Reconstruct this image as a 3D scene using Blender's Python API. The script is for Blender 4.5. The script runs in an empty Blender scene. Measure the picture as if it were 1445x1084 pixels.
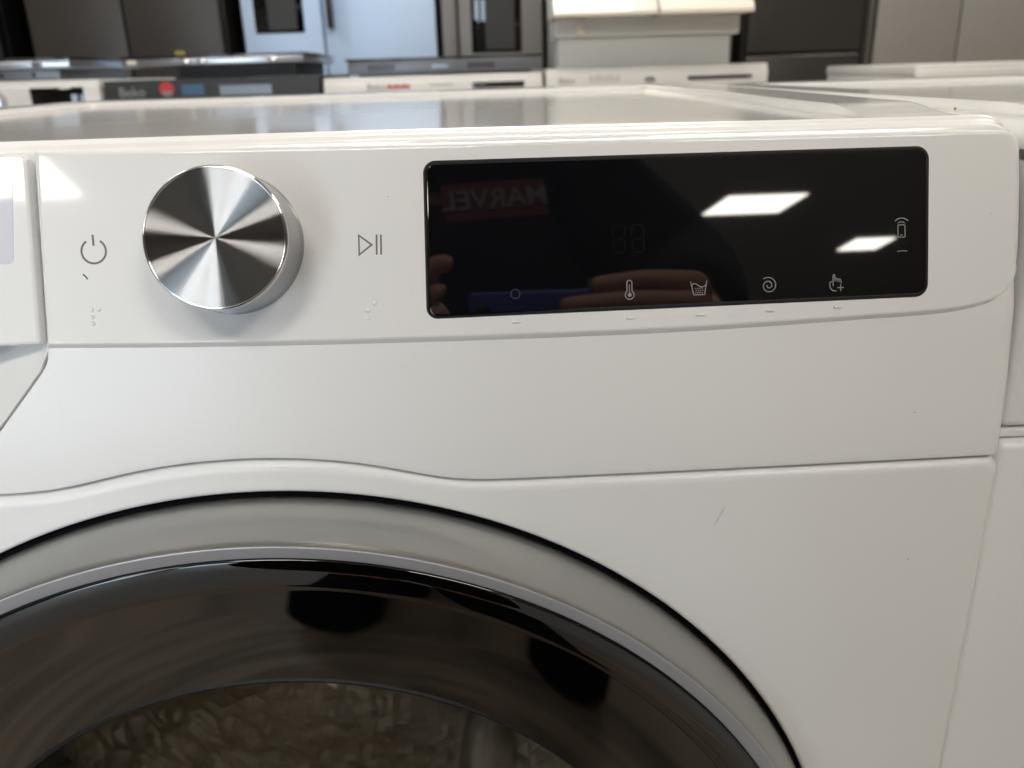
import bpy, bmesh, math, random
from math import radians, sin, cos, pi, sqrt, atan2
from mathutils import Vector, Matrix

# ------------------------------------------------------------------ camera, world, lamps, exposure
S = bpy.context.scene
COL = S.collection
cam_d = bpy.data.cameras.new("camera"); cam = bpy.data.objects.new("camera", cam_d); COL.objects.link(cam)
cam.location = (0.0941, -0.2991, 0.8692)
cam.rotation_euler = (1.2145, 0.0283, -0.0434)
cam_d.sensor_width = 36.0
cam_d.lens = 36.0 * 1190.9 / 1445.0
cam_d.clip_start = 0.01; cam_d.clip_end = 60
cam_d.dof.use_dof = True
cam_d.dof.focus_distance = 0.32
cam_d.dof.aperture_fstop = 13.5
S.camera = cam

W = bpy.data.worlds.new("World"); S.world = W; W.use_nodes = True
bg = W.node_tree.nodes["Background"]
bg.inputs[0].default_value = (0.8, 0.86, 1.0, 1); bg.inputs[1].default_value = 0.3

S.view_settings.view_transform = 'Standard'
S.view_settings.look = 'None'
S.view_settings.exposure = 0.0
S.view_settings.gamma = 1.0
S.cycles.use_denoising = True
S.cycles.max_bounces = 8
S.cycles.sample_clamp_indirect = 6.0

WINDOW_POWER = 43.0      # daylight through the shop front, left behind the photographer
CEIL_EMIT = 24.5         # warm ceiling panels

def area(name, loc, target, sx, sy, power, color):
    d = bpy.data.lights.new(name, 'AREA'); d.shape = 'RECTANGLE'; d.size = sx; d.size_y = sy
    d.energy = power; d.color = color
    o = bpy.data.objects.new(name, d); COL.objects.link(o); o.location = loc
    o.rotation_euler = (Vector(target) - Vector(loc)).to_track_quat('-Z', 'Y').to_euler()
    return o
area("window_daylight", (-1.05, -3.3, 0.83), (0.0, 0.0, 0.8), 0.62, 1.5, WINDOW_POWER * 0.55, (0.74, 0.87, 1.0))
area("window_daylight", (-1.80, -3.0, 0.83), (0.0, 0.0, 0.8), 0.50, 1.5, WINDOW_POWER * 0.45, (0.74, 0.87, 1.0))

# ------------------------------------------------------------------ materials
def mat(name, color=(0.8, 0.8, 0.8), rough=0.4, metal=0.0, coat=0.0, coat_rough=0.03, spec=0.5, bump=None,
        noise=None, aniso=0.0, emit=None, emit_strength=0.0, ior=1.5):
    m = bpy.data.materials.new(name); m.use_nodes = True
    nt = m.node_tree; b = nt.nodes["Principled BSDF"]
    b.inputs["Base Color"].default_value = (*color, 1); b.inputs["Roughness"].default_value = rough
    b.inputs["Metallic"].default_value = metal; b.inputs["Coat Weight"].default_value = coat
    b.inputs["Coat Roughness"].default_value = coat_rough; b.inputs["Specular IOR Level"].default_value = spec
    b.inputs["IOR"].default_value = ior; b.inputs["Anisotropic"].default_value = aniso
    if emit:
        b.inputs["Emission Color"].default_value = (*emit, 1); b.inputs["Emission Strength"].default_value = emit_strength
    tc = None
    if bump or noise:
        tc = nt.nodes.new("ShaderNodeTexCoord")
    if noise:      # (scale, amount, roughness amount)
        sc, am, ra = noise
        n = nt.nodes.new("ShaderNodeTexNoise"); n.inputs["Scale"].default_value = sc; n.inputs["Detail"].default_value = 6
        nt.links.new(tc.outputs["Object"], n.inputs["Vector"])
        mx = nt.nodes.new("ShaderNodeMix"); mx.data_type = 'RGBA'
        mx.inputs["A"].default_value = (*[c * (1 - am) for c in color], 1)
        mx.inputs["B"].default_value = (*[min(1, c * (1 + am)) for c in color], 1)
        nt.links.new(n.outputs["Fac"], mx.inputs["Factor"]); nt.links.new(mx.outputs["Result"], b.inputs["Base Color"])
        if ra:
            mr = nt.nodes.new("ShaderNodeMapRange"); mr.inputs["To Min"].default_value = max(0, rough - ra)
            mr.inputs["To Max"].default_value = rough + ra
            nt.links.new(n.outputs["Fac"], mr.inputs["Value"]); nt.links.new(mr.outputs["Result"], b.inputs["Roughness"])
    if bump:       # (scale, strength, distance)
        sc, st, di = bump
        n = nt.nodes.new("ShaderNodeTexNoise"); n.inputs["Scale"].default_value = sc; n.inputs["Detail"].default_value = 2
        nt.links.new(tc.outputs["Object"], n.inputs["Vector"])
        bp = nt.nodes.new("ShaderNodeBump"); bp.inputs["Strength"].default_value = st; bp.inputs["Distance"].default_value = di
        nt.links.new(n.outputs["Fac"], bp.inputs["Height"]); nt.links.new(bp.outputs["Normal"], b.inputs["Normal"])
    return m

WHITE = (0.79, 0.79, 0.78)
M = {}
M['plastic'] = mat('white_gloss_plastic', WHITE, 0.35, coat=1.0, coat_rough=0.05, bump=(60, 0.08, 0.0006))
M['enamel'] = mat('white_enamel', WHITE, 0.42, coat=0.35, coat_rough=0.24, bump=(900, 0.06, 0.0002))
M['lid'] = mat('white_lid', WHITE, 0.35, coat=1.0, coat_rough=0.09)
M['lip'] = M['plastic']
M['door_black'] = mat('black_door_edge', (0.003, 0.003, 0.004), 0.9, spec=0.08)
M['dot'] = mat('raised_dot_plastic', (0.86, 0.86, 0.84), 0.35)
M['glass_black'] = mat('black_display_glass', (0.004, 0.004, 0.005), 0.02, coat=0.0, ior=1.62)
M['black'] = mat('black_plastic', (0.006, 0.006, 0.007), 0.5, spec=0.3)
M['icon'] = mat('printed_icon', (0.25, 0.24, 0.23), 0.6)
M['icon_faint'] = mat('faint_printed_icon', (0.03, 0.03, 0.045), 0.6)
M['digit'] = mat('unlit_digit_segment', (0.005, 0.0065, 0.005), 0.14)
M['symbol'] = mat('grey_printed_symbol', (0.13, 0.12, 0.115), 0.5)
M['ink'] = mat('ink_mark', (0.01, 0.01, 0.03), 0.4)
M['chrome'] = mat('polished_chrome', (0.75, 0.76, 0.78), 0.06, 1.0)
M['skirt'] = mat('satin_chrome', (0.36, 0.375, 0.39), 0.17, 1.0)
M['steel'] = mat('drum_steel', (0.48, 0.45, 0.40), 0.3, 1.0)
M['rubber'] = mat('grey_rubber', (0.10, 0.10, 0.10), 0.55)
M['sticker'] = mat('lavender_film_sticker', (0.62, 0.62, 0.70), 0.3, coat=0.5)
M['ceil'] = mat('ceiling_tiles', (0.78, 0.76, 0.71), 0.8)
M['wall'] = mat('shop_wall', (0.42, 0.40, 0.37), 0.8, noise=(1.2, 0.1, 0))
M['wall_dark'] = mat('shop_wall_dark', (0.10, 0.09, 0.085), 0.8, noise=(1.5, 0.3, 0))
M['grey_floor'] = mat('grey_vinyl', (0.30, 0.29, 0.28), 0.35, noise=(3, 0.12, 0.05))
M['dark_machine'] = mat('graphite_enamel', (0.028, 0.032, 0.037), 0.6)
M['white_machine'] = mat('white_machine_enamel', (0.72, 0.71, 0.69), 0.4, coat=0.3)
M['grey_metal'] = mat('grey_hob_casing', (0.17, 0.18, 0.20), 0.35, 0.5)
M['silver_edge'] = mat('silver_edge', (0.5, 0.53, 0.58), 0.25, 0.9)
M['graphite_f'] = mat('graphite_fridge_steel', (0.075, 0.07, 0.066), 0.35, 0.6, noise=(2, 0.2, 0.05))
M['dark_f'] = mat('dark_fridge_steel', (0.05, 0.05, 0.048), 0.4, 0.5)
M['silver_f'] = mat('silver_fridge_steel', (0.58, 0.74, 0.98), 0.42, 0.4)  # blue tint of the daylight put into the silver base colour
M['grey_f'] = mat('grey_fridge_steel', (0.22, 0.21, 0.20), 0.4, 0.6)
M['taupe_f'] = mat('taupe_fridge_steel', (0.34, 0.325, 0.30), 0.45, 0.4)
M['red'] = mat('red_print', (0.50, 0.04, 0.04), 0.5)
M['blue'] = mat('blue_print', (0.05, 0.12, 0.22), 0.5)
M['yellow'] = mat('yellow_tag', (0.35, 0.28, 0.06), 0.5)
M['print'] = mat('grey_print', (0.30, 0.30, 0.31), 0.5)
M['cream'] = mat('lit_white_panel', (0.80, 0.75, 0.66), 0.4, coat=0.4)  # white panel, ceiling light on its slope put into the colour
M['chest'] = mat('pale_chest', (0.64, 0.66, 0.65), 0.45)
M['jumper'] = mat('black_jumper', (0.006, 0.006, 0.008), 0.95, spec=0.2)
M['trousers'] = mat('dark_trousers', (0.008, 0.009, 0.013), 0.9, spec=0.2)
M['skin'] = mat('skin', (0.52, 0.27, 0.19), 0.5)
M['phone'] = mat('navy_phone_case', (0.04, 0.05, 0.30), 0.35)
M['logo_red'] = mat('dull_red_print', (0.11, 0.012, 0.016), 0.7)
M['logo_white'] = mat('white_print', (0.24, 0.22, 0.23), 0.7)
M['frame'] = mat('window_frame', (0.3, 0.3, 0.3), 0.5)
def emitter(name, c, s):
    m = bpy.data.materials.new(name); m.use_nodes = True; nt = m.node_tree; nt.nodes.clear()
    e = nt.nodes.new("ShaderNodeEmission"); e.inputs[0].default_value = (*c, 1); e.inputs[1].default_value = s
    o = nt.nodes.new("ShaderNodeOutputMaterial"); nt.links.new(e.outputs[0], o.inputs[0]); return m
M['lamp'] = emitter('ceiling_lamp_glow', (1.0, 0.94, 0.86), CEIL_EMIT)

def wood():
    m = mat('brown_wood_laminate', (0.2, 0.12, 0.07), 0.35)
    nt = m.node_tree; b = nt.nodes["Principled BSDF"]
    tc = nt.nodes.new("ShaderNodeTexCoord"); mp = nt.nodes.new("ShaderNodeMapping")
    mp.inputs["Scale"].default_value = (3.0, 26, 1); mp.inputs["Rotation"].default_value = (0, 0, 0.35)
    n = nt.nodes.new("ShaderNodeTexNoise"); n.inputs["Scale"].default_value = 2.2; n.inputs["Detail"].default_value = 8
    n.inputs["Distortion"].default_value = 0.9
    r = nt.nodes.new("ShaderNodeValToRGB")
    r.color_ramp.elements[0].position = 0.3; r.color_ramp.elements[0].color = (0.15, 0.118, 0.082, 1)
    r.color_ramp.elements[1].position = 0.7; r.color_ramp.elements[1].color = (0.56, 0.455, 0.34, 1)
    for a, c in ((tc.outputs["Object"], mp.inputs[0]), (mp.outputs[0], n.inputs["Vector"]), (n.outputs["Fac"], r.inputs[0]), (r.outputs[0], b.inputs["Base Color"])):
        nt.links.new(a, c)
    return m
M['wood'] = wood()

def knob_face():
    # turned (concentrically brushed) metal: sharp along the grooves, wide across them
    m = bpy.data.materials.new('turned_metal'); m.use_nodes = True; nt = m.node_tree; nt.nodes.clear()
    o = nt.nodes.new("ShaderNodeOutputMaterial"); g = nt.nodes.new("ShaderNodeBsdfAnisotropic"); g.distribution = 'GGX'
    g.inputs["Color"].default_value = (0.40, 0.405, 0.41, 1); g.inputs["Anisotropy"].default_value = 0.90
    t = nt.nodes.new("ShaderNodeTangent"); t.direction_type = 'RADIAL'; t.axis = 'Z'
    nt.links.new(t.outputs[0], g.inputs["Tangent"])
    tc = nt.nodes.new("ShaderNodeTexCoord"); ln = nt.nodes.new("ShaderNodeVectorMath"); ln.operation = 'LENGTH'
    nt.links.new(tc.outputs["Object"], ln.inputs[0])
    n = nt.nodes.new("ShaderNodeTexNoise"); n.noise_dimensions = '1D'; n.inputs["Scale"].default_value = 3800; n.inputs["Detail"].default_value = 2
    nt.links.new(ln.outputs["Value"], n.inputs["W"])
    mr = nt.nodes.new("ShaderNodeMapRange"); mr.inputs["To Min"].default_value = 0.19; mr.inputs["To Max"].default_value = 0.27
    nt.links.new(n.outputs["Fac"], mr.inputs["Value"]); nt.links.new(mr.outputs["Result"], g.inputs["Roughness"])
    bp = nt.nodes.new("ShaderNodeBump"); bp.inputs["Strength"].default_value = 0.05; bp.inputs["Distance"].default_value = 0.00005
    nt.links.new(n.outputs["Fac"], bp.inputs["Height"]); nt.links.new(bp.outputs["Normal"], g.inputs["Normal"])
    nt.links.new(g.outputs[0], o.inputs[0])
    return m
M['knob'] = knob_face()

def ring_metal():
    m = mat('brushed_ring_metal', (0.46, 0.455, 0.44), 0.30, 1.0, aniso=0.6)
    nt = m.node_tree; b = nt.nodes["Principled BSDF"]
    t = nt.nodes.new("ShaderNodeTangent"); t.direction_type = 'RADIAL'; t.axis = 'Y'
    nt.links.new(t.outputs[0], b.inputs["Tangent"])
    tc = nt.nodes.new("ShaderNodeTexCoord"); sp = nt.nodes.new("ShaderNodeSeparateXYZ")
    nt.links.new(tc.outputs["Object"], sp.inputs[0])
    n = nt.nodes.new("ShaderNodeTexNoise"); n.noise_dimensions = '1D'; n.inputs["Scale"].default_value = 2500; n.inputs["Detail"].default_value = 2
    nt.links.new(sp.outputs["Y"], n.inputs["W"])
    mr = nt.nodes.new("ShaderNodeMapRange"); mr.inputs["To Min"].default_value = 0.32; mr.inputs["To Max"].default_value = 0.44
    nt.links.new(n.outputs["Fac"], mr.inputs["Value"]); nt.links.new(mr.outputs["Result"], b.inputs["Roughness"])
    return m
M['ring'] = ring_metal()

def tinted_glass():
    m = bpy.data.materials.new('tinted_window_glass'); m.use_nodes = True; nt = m.node_tree; nt.nodes.clear()
    o = nt.nodes.new("ShaderNodeOutputMaterial"); mx = nt.nodes.new("ShaderNodeMixShader")
    tr = nt.nodes.new("ShaderNodeBsdfTransparent"); tr.inputs[0].default_value = (0.92, 0.90, 0.87, 1)
    gl = nt.nodes.new("ShaderNodeBsdfGlossy"); gl.inputs["Roughness"].default_value = 0.02
    fr = nt.nodes.new("ShaderNodeFresnel"); fr.inputs[0].default_value = 1.5
    nt.links.new(fr.outputs[0], mx.inputs[0]); nt.links.new(tr.outputs[0], mx.inputs[1]); nt.links.new(gl.outputs[0], mx.inputs[2])
    nt.links.new(mx.outputs[0], o.inputs[0]); return m
M['window'] = tinted_glass()
def drum_mat():
    m = mat('embossed_drum_steel', (0.88, 0.80, 0.68), 0.30, 0.7)
    nt = m.node_tree; b = nt.nodes["Principled BSDF"]
    tc = nt.nodes.new("ShaderNodeTexCoord"); v = nt.nodes.new("ShaderNodeTexVoronoi"); v.feature = 'F1'; v.distance = 'MANHATTAN'; v.inputs["Scale"].default_value = 48
    nt.links.new(tc.outputs["Object"], v.inputs["Vector"])
    bp = nt.nodes.new("ShaderNodeBump"); bp.inputs["Strength"].default_value = 0.6; bp.inputs["Distance"].default_value = 0.008
    nt.links.new(v.outputs["Distance"], bp.inputs["Height"]); nt.links.new(bp.outputs["Normal"], b.inputs["Normal"])
    return m
M['drum'] = drum_mat()

# ------------------------------------------------------------------ helpers
def link(name, me, m, parent=None, smooth=False):
    o = bpy.data.objects.new(name, me); COL.objects.link(o)
    if m is not None and not me.materials: me.materials.append(m)
    if parent is not None: o.parent = parent
    if smooth:
        for p in me.polygons: p.use_smooth = True
    return o
def finish(name, bm, m, parent=None, smooth=False, angle=None, keep=False):
    if not keep: bmesh.ops.recalc_face_normals(bm, faces=bm.faces)
    me = bpy.data.meshes.new(name); bm.to_mesh(me); bm.free()
    o = link(name, me, m, parent, smooth or angle is not None)
    if angle is not None:
        me.set_sharp_from_angle(angle=radians(angle))
        for p in me.polygons:
            if len(p.vertices) > 12: p.use_smooth = False
    return o
def thing(name, label, cat, loc=(0, 0, 0), group=None, rotz=0.0):
    o = bpy.data.objects.new(name, None); COL.objects.link(o); o.location = loc; o.rotation_euler = (0, 0, rotz)
    o['label'] = label; o['category'] = cat
    if group: o['group'] = group
    return o
def structure(name, bm, m):
    o = finish(name, bm, m); o['kind'] = 'structure'; return o
def box(bm, x0, x1, y0, y1, z0, z1, bevel=0.0, seg=2):
    r = bmesh.ops.create_cube(bm, size=1.0)
    for v in r['verts']:
        v.co = Vector(((x0 + x1) / 2 + v.co.x * (x1 - x0), (y0 + y1) / 2 + v.co.y * (y1 - y0), (z0 + z1) / 2 + v.co.z * (z1 - z0)))
    if bevel > 0:
        es = list({e for v in r['verts'] for e in v.link_edges})
        bmesh.ops.bevel(bm, geom=es, offset=bevel, segments=seg, profile=0.5, affect='EDGES')
def boxo(name, dims, m, parent=None, bevel=0.0, seg=2):
    bm = bmesh.new(); box(bm, *dims, bevel=bevel, seg=seg)
    return finish(name, bm, m, parent, angle=40 if bevel else None)
def loops(bm, ls, cap_first=False, cap_last=False, closed=True):
    """bridge successive rings of equal vertex count"""
    rings = [[bm.verts.new(p) for p in l] for l in ls]
    n = len(rings[0])
    for a, b in zip(rings, rings[1:]):
        for i in range(n if closed else n - 1):
            j = (i + 1) % n
            bm.faces.new((a[i], a[j], b[j], b[i]))
    if cap_first: bm.faces.new(rings[0][::-1])
    if cap_last: bm.faces.new(rings[-1])
    return rings
def lathe(bm, prof, c, axis='Y', seg=160):
    ls = []
    for r, h in prof:
        if axis == 'Y': ls.append([(c[0] + r * cos(2 * pi * i / seg), c[1] + h, c[2] + r * sin(2 * pi * i / seg)) for i in range(seg)])
        else: ls.append([(c[0] + r * cos(2 * pi * i / seg), c[1] + r * sin(2 * pi * i / seg), c[2] + h) for i in range(seg)])
    return loops(bm, ls)
def tube(bm, pts, r, seg=8, r1=None):
    pts = [Vector(p) for p in pts]; rings = []
    for k, p in enumerate(pts):
        t = (pts[min(k + 1, len(pts) - 1)] - pts[max(k - 1, 0)]).normalized()
        a = t.orthogonal().normalized() if k == 0 else (a - t * a.dot(t)).normalized()
        b = t.cross(a); rr = r if r1 is None else r + (r1 - r) * k / (len(pts) - 1)
        rings.append([p + (a * cos(2 * pi * i / seg) + b * sin(2 * pi * i / seg)) * rr for i in range(seg)])
    loops(bm, rings, True, True)
def ribbon(bm, pts, w, n=0.0, closed=False, th=0.00006):
    """flat printed stroke in the local xy plane, a hair of ink thickness"""
    P = [Vector((p[0], p[1], 0)) for p in pts]; N = len(P); L = []; R = []
    for k, p in enumerate(P):
        a = P[(k - 1) % N] if (closed or k > 0) else p; c = P[(k + 1) % N] if (closed or k < N - 1) else p
        d1 = (p - a).normalized() if (p - a).length > 0 else (c - p).normalized()
        d2 = (c - p).normalized() if (c - p).length > 0 else d1
        n1 = Vector((-d1.y, d1.x, 0)); n2 = Vector((-d2.y, d2.x, 0)); m_ = (n1 + n2)
        m_ = m_.normalized() if m_.length > 1e-6 else n1
        s = w / 2 / max(0.5, m_.dot(n1))
        L.append(p + m_ * s); R.append(p - m_ * s)
    top = [[bm.verts.new((q.x, q.y, n + th)) for q in X] for X in (L, R)]
    bot = [[bm.verts.new((q.x, q.y, n - 0.0004)) for q in X] for X in (L, R)]
    for k in range(N if closed else N - 1):
        j = (k + 1) % N
        bm.faces.new((top[0][k], top[1][k], top[1][j], top[0][j]))
        bm.faces.new((top[0][k], top[0][j], bot[0][j], bot[0][k]))
        bm.faces.new((top[1][j], top[1][k], bot[1][k], bot[1][j]))
def arc(cx, cy, r, a0, a1, n=24, ry=None):
    ry = ry or r
    return [(cx + r * cos(radians(a0 + (a1 - a0) * i / n)), cy + ry * sin(radians(a0 + (a1 - a0) * i / n))) for i in range(n + 1)]
def round_poly(P, rads, n=8):
    """rounded polygon, P counter clockwise"""
    out = []; N = len(P)
    for k in range(N):
        p = Vector(P[k]); a = Vector(P[k - 1]); c = Vector(P[(k + 1) % N]); r = rads[k] if isinstance(rads, (list, tuple)) else rads
        if r <= 0: out.append(tuple(p)); continue
        u = (a - p).normalized(); v = (c - p).normalized(); p0 = p + u * r; p1 = p + v * r
        for i in range(n + 1):
            t = i / n; q = (1 - t) ** 2 * p0 + 2 * t * (1 - t) * (p * 0.59 + (p0 + p1) * 0.205) + t * t * p1
            q = (1 - t) ** 3 * p0 + 3 * (1 - t) ** 2 * t * (p0 + (p - p0) * 0.55) + 3 * (1 - t) * t * t * (p1 + (p - p1) * 0.55) + t ** 3 * p1
            out.append((q.x, q.y))
    return out
def offset(P, d):
    """inset (d>0) of a counter clockwise polygon; d may be a list"""
    N = len(P); out = []
    for k in range(N):
        p = Vector(P[k]); a = Vector(P[k - 1]); c = Vector(P[(k + 1) % N])
        d1 = (p - a); d2 = (c - p)
        if d1.length < 1e-9: d1 = d2
        if d2.length < 1e-9: d2 = d1
        d1.normalize(); d2.normalize(); n1 = Vector((-d1.y, d1.x)); n2 = Vector((-d2.y, d2.x)); m_ = (n1 + n2).normalized()
        dd = d[k] if isinstance(d, (list, tuple)) else d
        q = p + m_ * dd / max(0.6, m_.dot(n1)); out.append((q.x, q.y))
    return out
FLATF = []
def plate(bm, P, prof, cap_back=False):
    """outline P (ccw, local xy) with profile [(inset, z), ...] from front centre to back"""
    ls = []
    for ins, z in prof:
        ls.append([(x, y, z) for x, y in offset(P, ins)])
    r = loops(bm, ls, cap_first=False, cap_last=cap_back)
    f = bm.faces.new(r[0]); f.material_index = 0; FLATF.append(1); return r

# panel frame: local x right, y up the sloped fascia, z out of it
TAU = 0.2882
PO = Vector((0, -0.001, 0.7635))
def panel_part(o):
    o.location = PO; o.rotation_euler = (pi / 2 - TAU, 0, 0); return o
def fr(z):       # y of the body front at height z
    if z < 0.718: return 0.0
    if z < 0.777: t = (z - 0.718) / 0.059; return 0.0058 * t * t * (1.6 - 0.6 * t)
    return 0.0058 + (z - 0.777) * 0.296

# ------------------------------------------------------------------ the shop: floor, walls, ceiling
bm = bmesh.new(); box(bm, -7, 9, -9, 5.0, -0.1, 0.0); structure('floor', bm, M['grey_floor'])
bm = bmesh.new(); box(bm, -7, 9, -0.50, 1.9, 0.0, 0.004); structure('floor_wood_strip', bm, M['wood'])
bm = bmesh.new(); box(bm, -7, 9, -9, 5.0, 3.2, 3.3); structure('ceiling', bm, M['ceil'])
bm = bmesh.new(); box(bm, -7, 9, 5.0, 5.1, 0, 3.2); structure('wall_back', bm, M['wall'])
bm = bmesh.new(); box(bm, 9.0, 9.1, -9, 5.1, 0, 3.2); structure('wall_right', bm, M['wall'])
bm = bmesh.new(); box(bm, -7.1, -7.0, -9, 5.1, 0, 3.2); structure('wall_left', bm, M['wall'])
bm = bmesh.new(); box(bm, -7, 9, -9.1, -9.0, 0, 3.2); structure('wall_front', bm, M['wall'])

lamp_spots = [   # x, y, size x, size y, skew, where it hangs
    (2.07, -5.285, 0.56, 0.30, 0.115, 'larger slanted ceiling panel light, the one mirrored in the upper right of the black display'),
    (3.26, -6.145, 0.32, 0.24, 0.065, 'smaller slanted ceiling panel light, the one mirrored beside the phone icon'),
    (-3.05, -4.50, 1.2, 0.56, 0.0, 'ceiling panel light mirrored in the white panel above the power symbol'),
    (-0.5, -2.4, 1.2, 0.6, 0.0, 'ceiling panel light over the aisle behind the photographer'),
    (1.5, -2.5, 1.2, 0.6, 0.0, 'added ceiling panel light brightening the right side, over the aisle right of the photographer'),  # unseen lamp added to brighten the right side of the front
    (0.3, 1.1, 1.2, 0.6, 0.0, 'added ceiling panel light for the background, between the washing machine and the back row'),  # this lamp and the next two are added to light the background
    (-2.6, 2.4, 1.2, 0.6, 0.0, 'added ceiling panel light for the background, over the left end of the back row'),
    (3.0, 2.4, 1.2, 0.6, 0.0, 'added ceiling panel light for the background, over the right end of the back row')]
for k, (x, y, sx, sy, sk, lab) in enumerate(lamp_spots):
    t = thing('ceiling_light', lab, 'light', (x, y, 3.2), 'ceiling panel lights')
    def panel(name, e, z0, z1, m):
        bm = bmesh.new(); P = [(-sx / 2 - e - sk / 2, -sy / 2 - e), (sx / 2 + e - sk / 2, -sy / 2 - e), (sx / 2 + e + sk / 2, sy / 2 + e), (-sx / 2 - e + sk / 2, sy / 2 + e)]
        loops(bm, [[(a, b_, z0) for a, b_ in P], [(a, b_, z1) for a, b_ in P]], True, True); finish(name, bm, m, t)
    panel('light_frame', 0.03, -0.012, -0.001, M['ceil']); panel('diffuser', 0.0, -0.018, -0.0125, M['lamp'])

# ------------------------------------------------------------------ the washing machine
wm = thing('washing_machine', 'white front loading washing machine in the foreground with round silver dial and black touch display', 'washing machine')
HC = (0.0015, 0.0, 0.4660)          # centre of the door
SEAM = [(-0.2985, .7200), (-0.2, .7203), (-0.13, .7205), (-0.0951, .7206), (-0.0847, .7207), (-0.0757, .7213), (-0.0670, .7226), (-0.0523, .7258), (-0.0378, .7285), (-0.0238, .7301), (-0.0123, .7308), (0.0, .7311), (0.0091, .7309), (0.0272, .7296), (0.0417, .7275), (0.0508, .7257), (0.0667, .7216), (0.0762, .7193), (0.0850, .7180), (0.0923, .7176), (0.1225, .7175), (0.1755, .7176), (0.2383, .7180), (0.301, .7184)]
def seam(x):
    for (a, za), (b, zb) in zip(SEAM, SEAM[1:]):
        if x <= b: t = (x - a) / (b - a); return za + (zb - za) * t
    return SEAM[-1][1]
def seam_s(x):   # smoothed
    return sum(seam(max(-.2985, min(.301, x + d))) for d in (-.008, -.004, 0, .004, .008)) / 5

# cabinet shell
bm = bmesh.new()
for dims in ((-0.2985, -0.2965, 0.03, 0.60, 0.09, 0.838), (0.2990, 0.3010, 0.03, 0.60, 0.09, 0.838), (-0.2963, 0.2963, 0.598, 0.60, 0.09, 0.838), (-0.2963, 0.2963, 0.03, 0.597, 0.09, 0.092)):
    box(bm, *dims)
finish('cabinet', bm, M['enamel'], wm)
boxo('inner_bulkhead', (-0.296, 0.296, 0.034, 0.038, 0.722, 0.832), M['rubber'], wm)
for x in (-0.25, 0.25):
    for y in (0.06, 0.55):
        bm = bmesh.new(); lathe(bm, [(0.0, 0), (0.024, 0), (0.024, 0.02), (0.01, 0.022), (0.01, 0.0895)], (x, y, 0.005), 'Z', 20); finish('foot', bm, M['black'], wm)
boxo('plinth', (-0.297, 0.297, 0.012, 0.03, 0.02, 0.098), M['enamel'], wm, 0.002)

# front sheet with the door opening
def front_sheet():
    top = []
    n = 150
    xs = [-0.2985 + 0.5995 * i / n for i in range(n + 1)]
    top = [(x, seam_s(x) - 0.0004) for x in xs]
    P = [(-0.2985, 0.100), (0.301, 0.100)]
    right = [(0.301, 0.1 + (0.7114 - 0.1) * i / 60) for i in range(61)]
    tr = [(0.301 - 0.0062 * (1 - cos(a)), 0.7114 + 0.0062 * sin(a)) for a in [pi / 2 * i / 8 for i in range(1, 9)]]
    T = [p for p in top if -0.296 < p[0] < 0.2940][::-1]
    tl = [(-0.2985, 0.7160)]
    left = [(-0.2985, 0.715 - (0.715 - 0.1) * i / 60) for i in range(61)]
    bot = [(-0.2985 + 0.5995 * i / 60, 0.1) for i in range(1, 60)]
    P = right + tr + T + tl + left + bot
    hole = []
    for x, z in P:
        a = atan2(z - HC[2], x - HC[0]); hole.append((cos(a), sin(a)))
    def ring(r, y): return [(HC[0] + r * c, y, HC[2] + r * s) for c, s in hole]
    ins = [(0.0048, 0.0), (0.0034, 0.00018), (0.0022, 0.0008), (0.0012, 0.0018), (0.0004, 0.0032), (0.0, 0.005), (0.0, 0.03)]
    R0 = 0.2506
    ls = [ring(R0, 0.028), ring(R0, 0.0022), ring(R0 + 0.0003, 0.0010), ring(R0 + 0.0012, 0.0002), ring(R0 + 0.0022, 0.0)]
    inner = [(x, y) for x, y in offset(P, 0.0056)]
    r1 = [Vector((HC[0] + (R0 + 0.0022) * c, HC[2] + (R0 + 0.0022) * s)) for c, s in hole]
    for t in (0.35, 0.7):
        ls.append([(a.x + (b[0] - a.x) * t, 0.0, a.y + (b[1] - a.y) * t) for a, b in zip(r1, inner)])
    for d, y in [(0.0056, 0.0)] + ins:
        ls.append([(x, y, z) for x, z in offset(P, d)])
    bm = bmesh.new(); loops(bm, ls); return bm
finish('front_sheet', front_sheet(), M['enamel'], wm, angle=50)

def scuff(bm):
    for dx, dz, l in ((0, 0, .004), (.0012, .003, .003), (-.001, -.002, .0025)):
        ribbon(bm, [(dx, dz), (dx + l * .25, dz + l * .5), (dx + l * .6, dz + l)], 0.00035, 0.0, th=0.00003)
bm = bmesh.new(); scuff(bm); o = finish('scuff_mark', bm, mat('pale_scuff', (0.56, 0.55, 0.52), 0.6), wm); o.location = (0.1858, 0.0, 0.6950); o.rotation_euler = (pi / 2, 0, 0)
# fascia below the control panel, wrapping the right corner behind it
def diag(x):
    pts = [(-0.2985, 0.742), (-0.125, 0.742), (-0.112, 0.7430), (-0.1065, 0.7445), (-0.1, 0.7490 - 0.0135 + 0.0015), (-0.0894, .7476), (-0.0787, .7598), (-0.0707, .7690), (-0.0690, .7716), (-0.0680, .7740), (-0.0672, .7790), (-0.0662, 0.7880)]
    pts[3] = (-0.104, 0.7418); pts[2] = (-0.110, 0.7400); pts[1] = (-0.118, 0.7390); pts[0] = (-0.2985, 0.7388); pts[4] = (-0.0985, 0.7400 + 0.0025)
    pts = [(-0.2985, .7340), (-0.112, .7340), (-0.106, .7346), (-0.1020, .7362), (-0.0985, .7390), (-0.0894, .7476), (-0.0787, .7598), (-0.0707, .7690), (-0.0690, .7716), (-0.0680, .7740), (-0.0672, .7790), (-0.0662, 0.7880)]
    for (a, za), (b, zb) in zip(pts, pts[1:]):
        if x <= b: t = (x - a) / (b - a); return za + (zb - za) * t
    return 0.838
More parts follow.
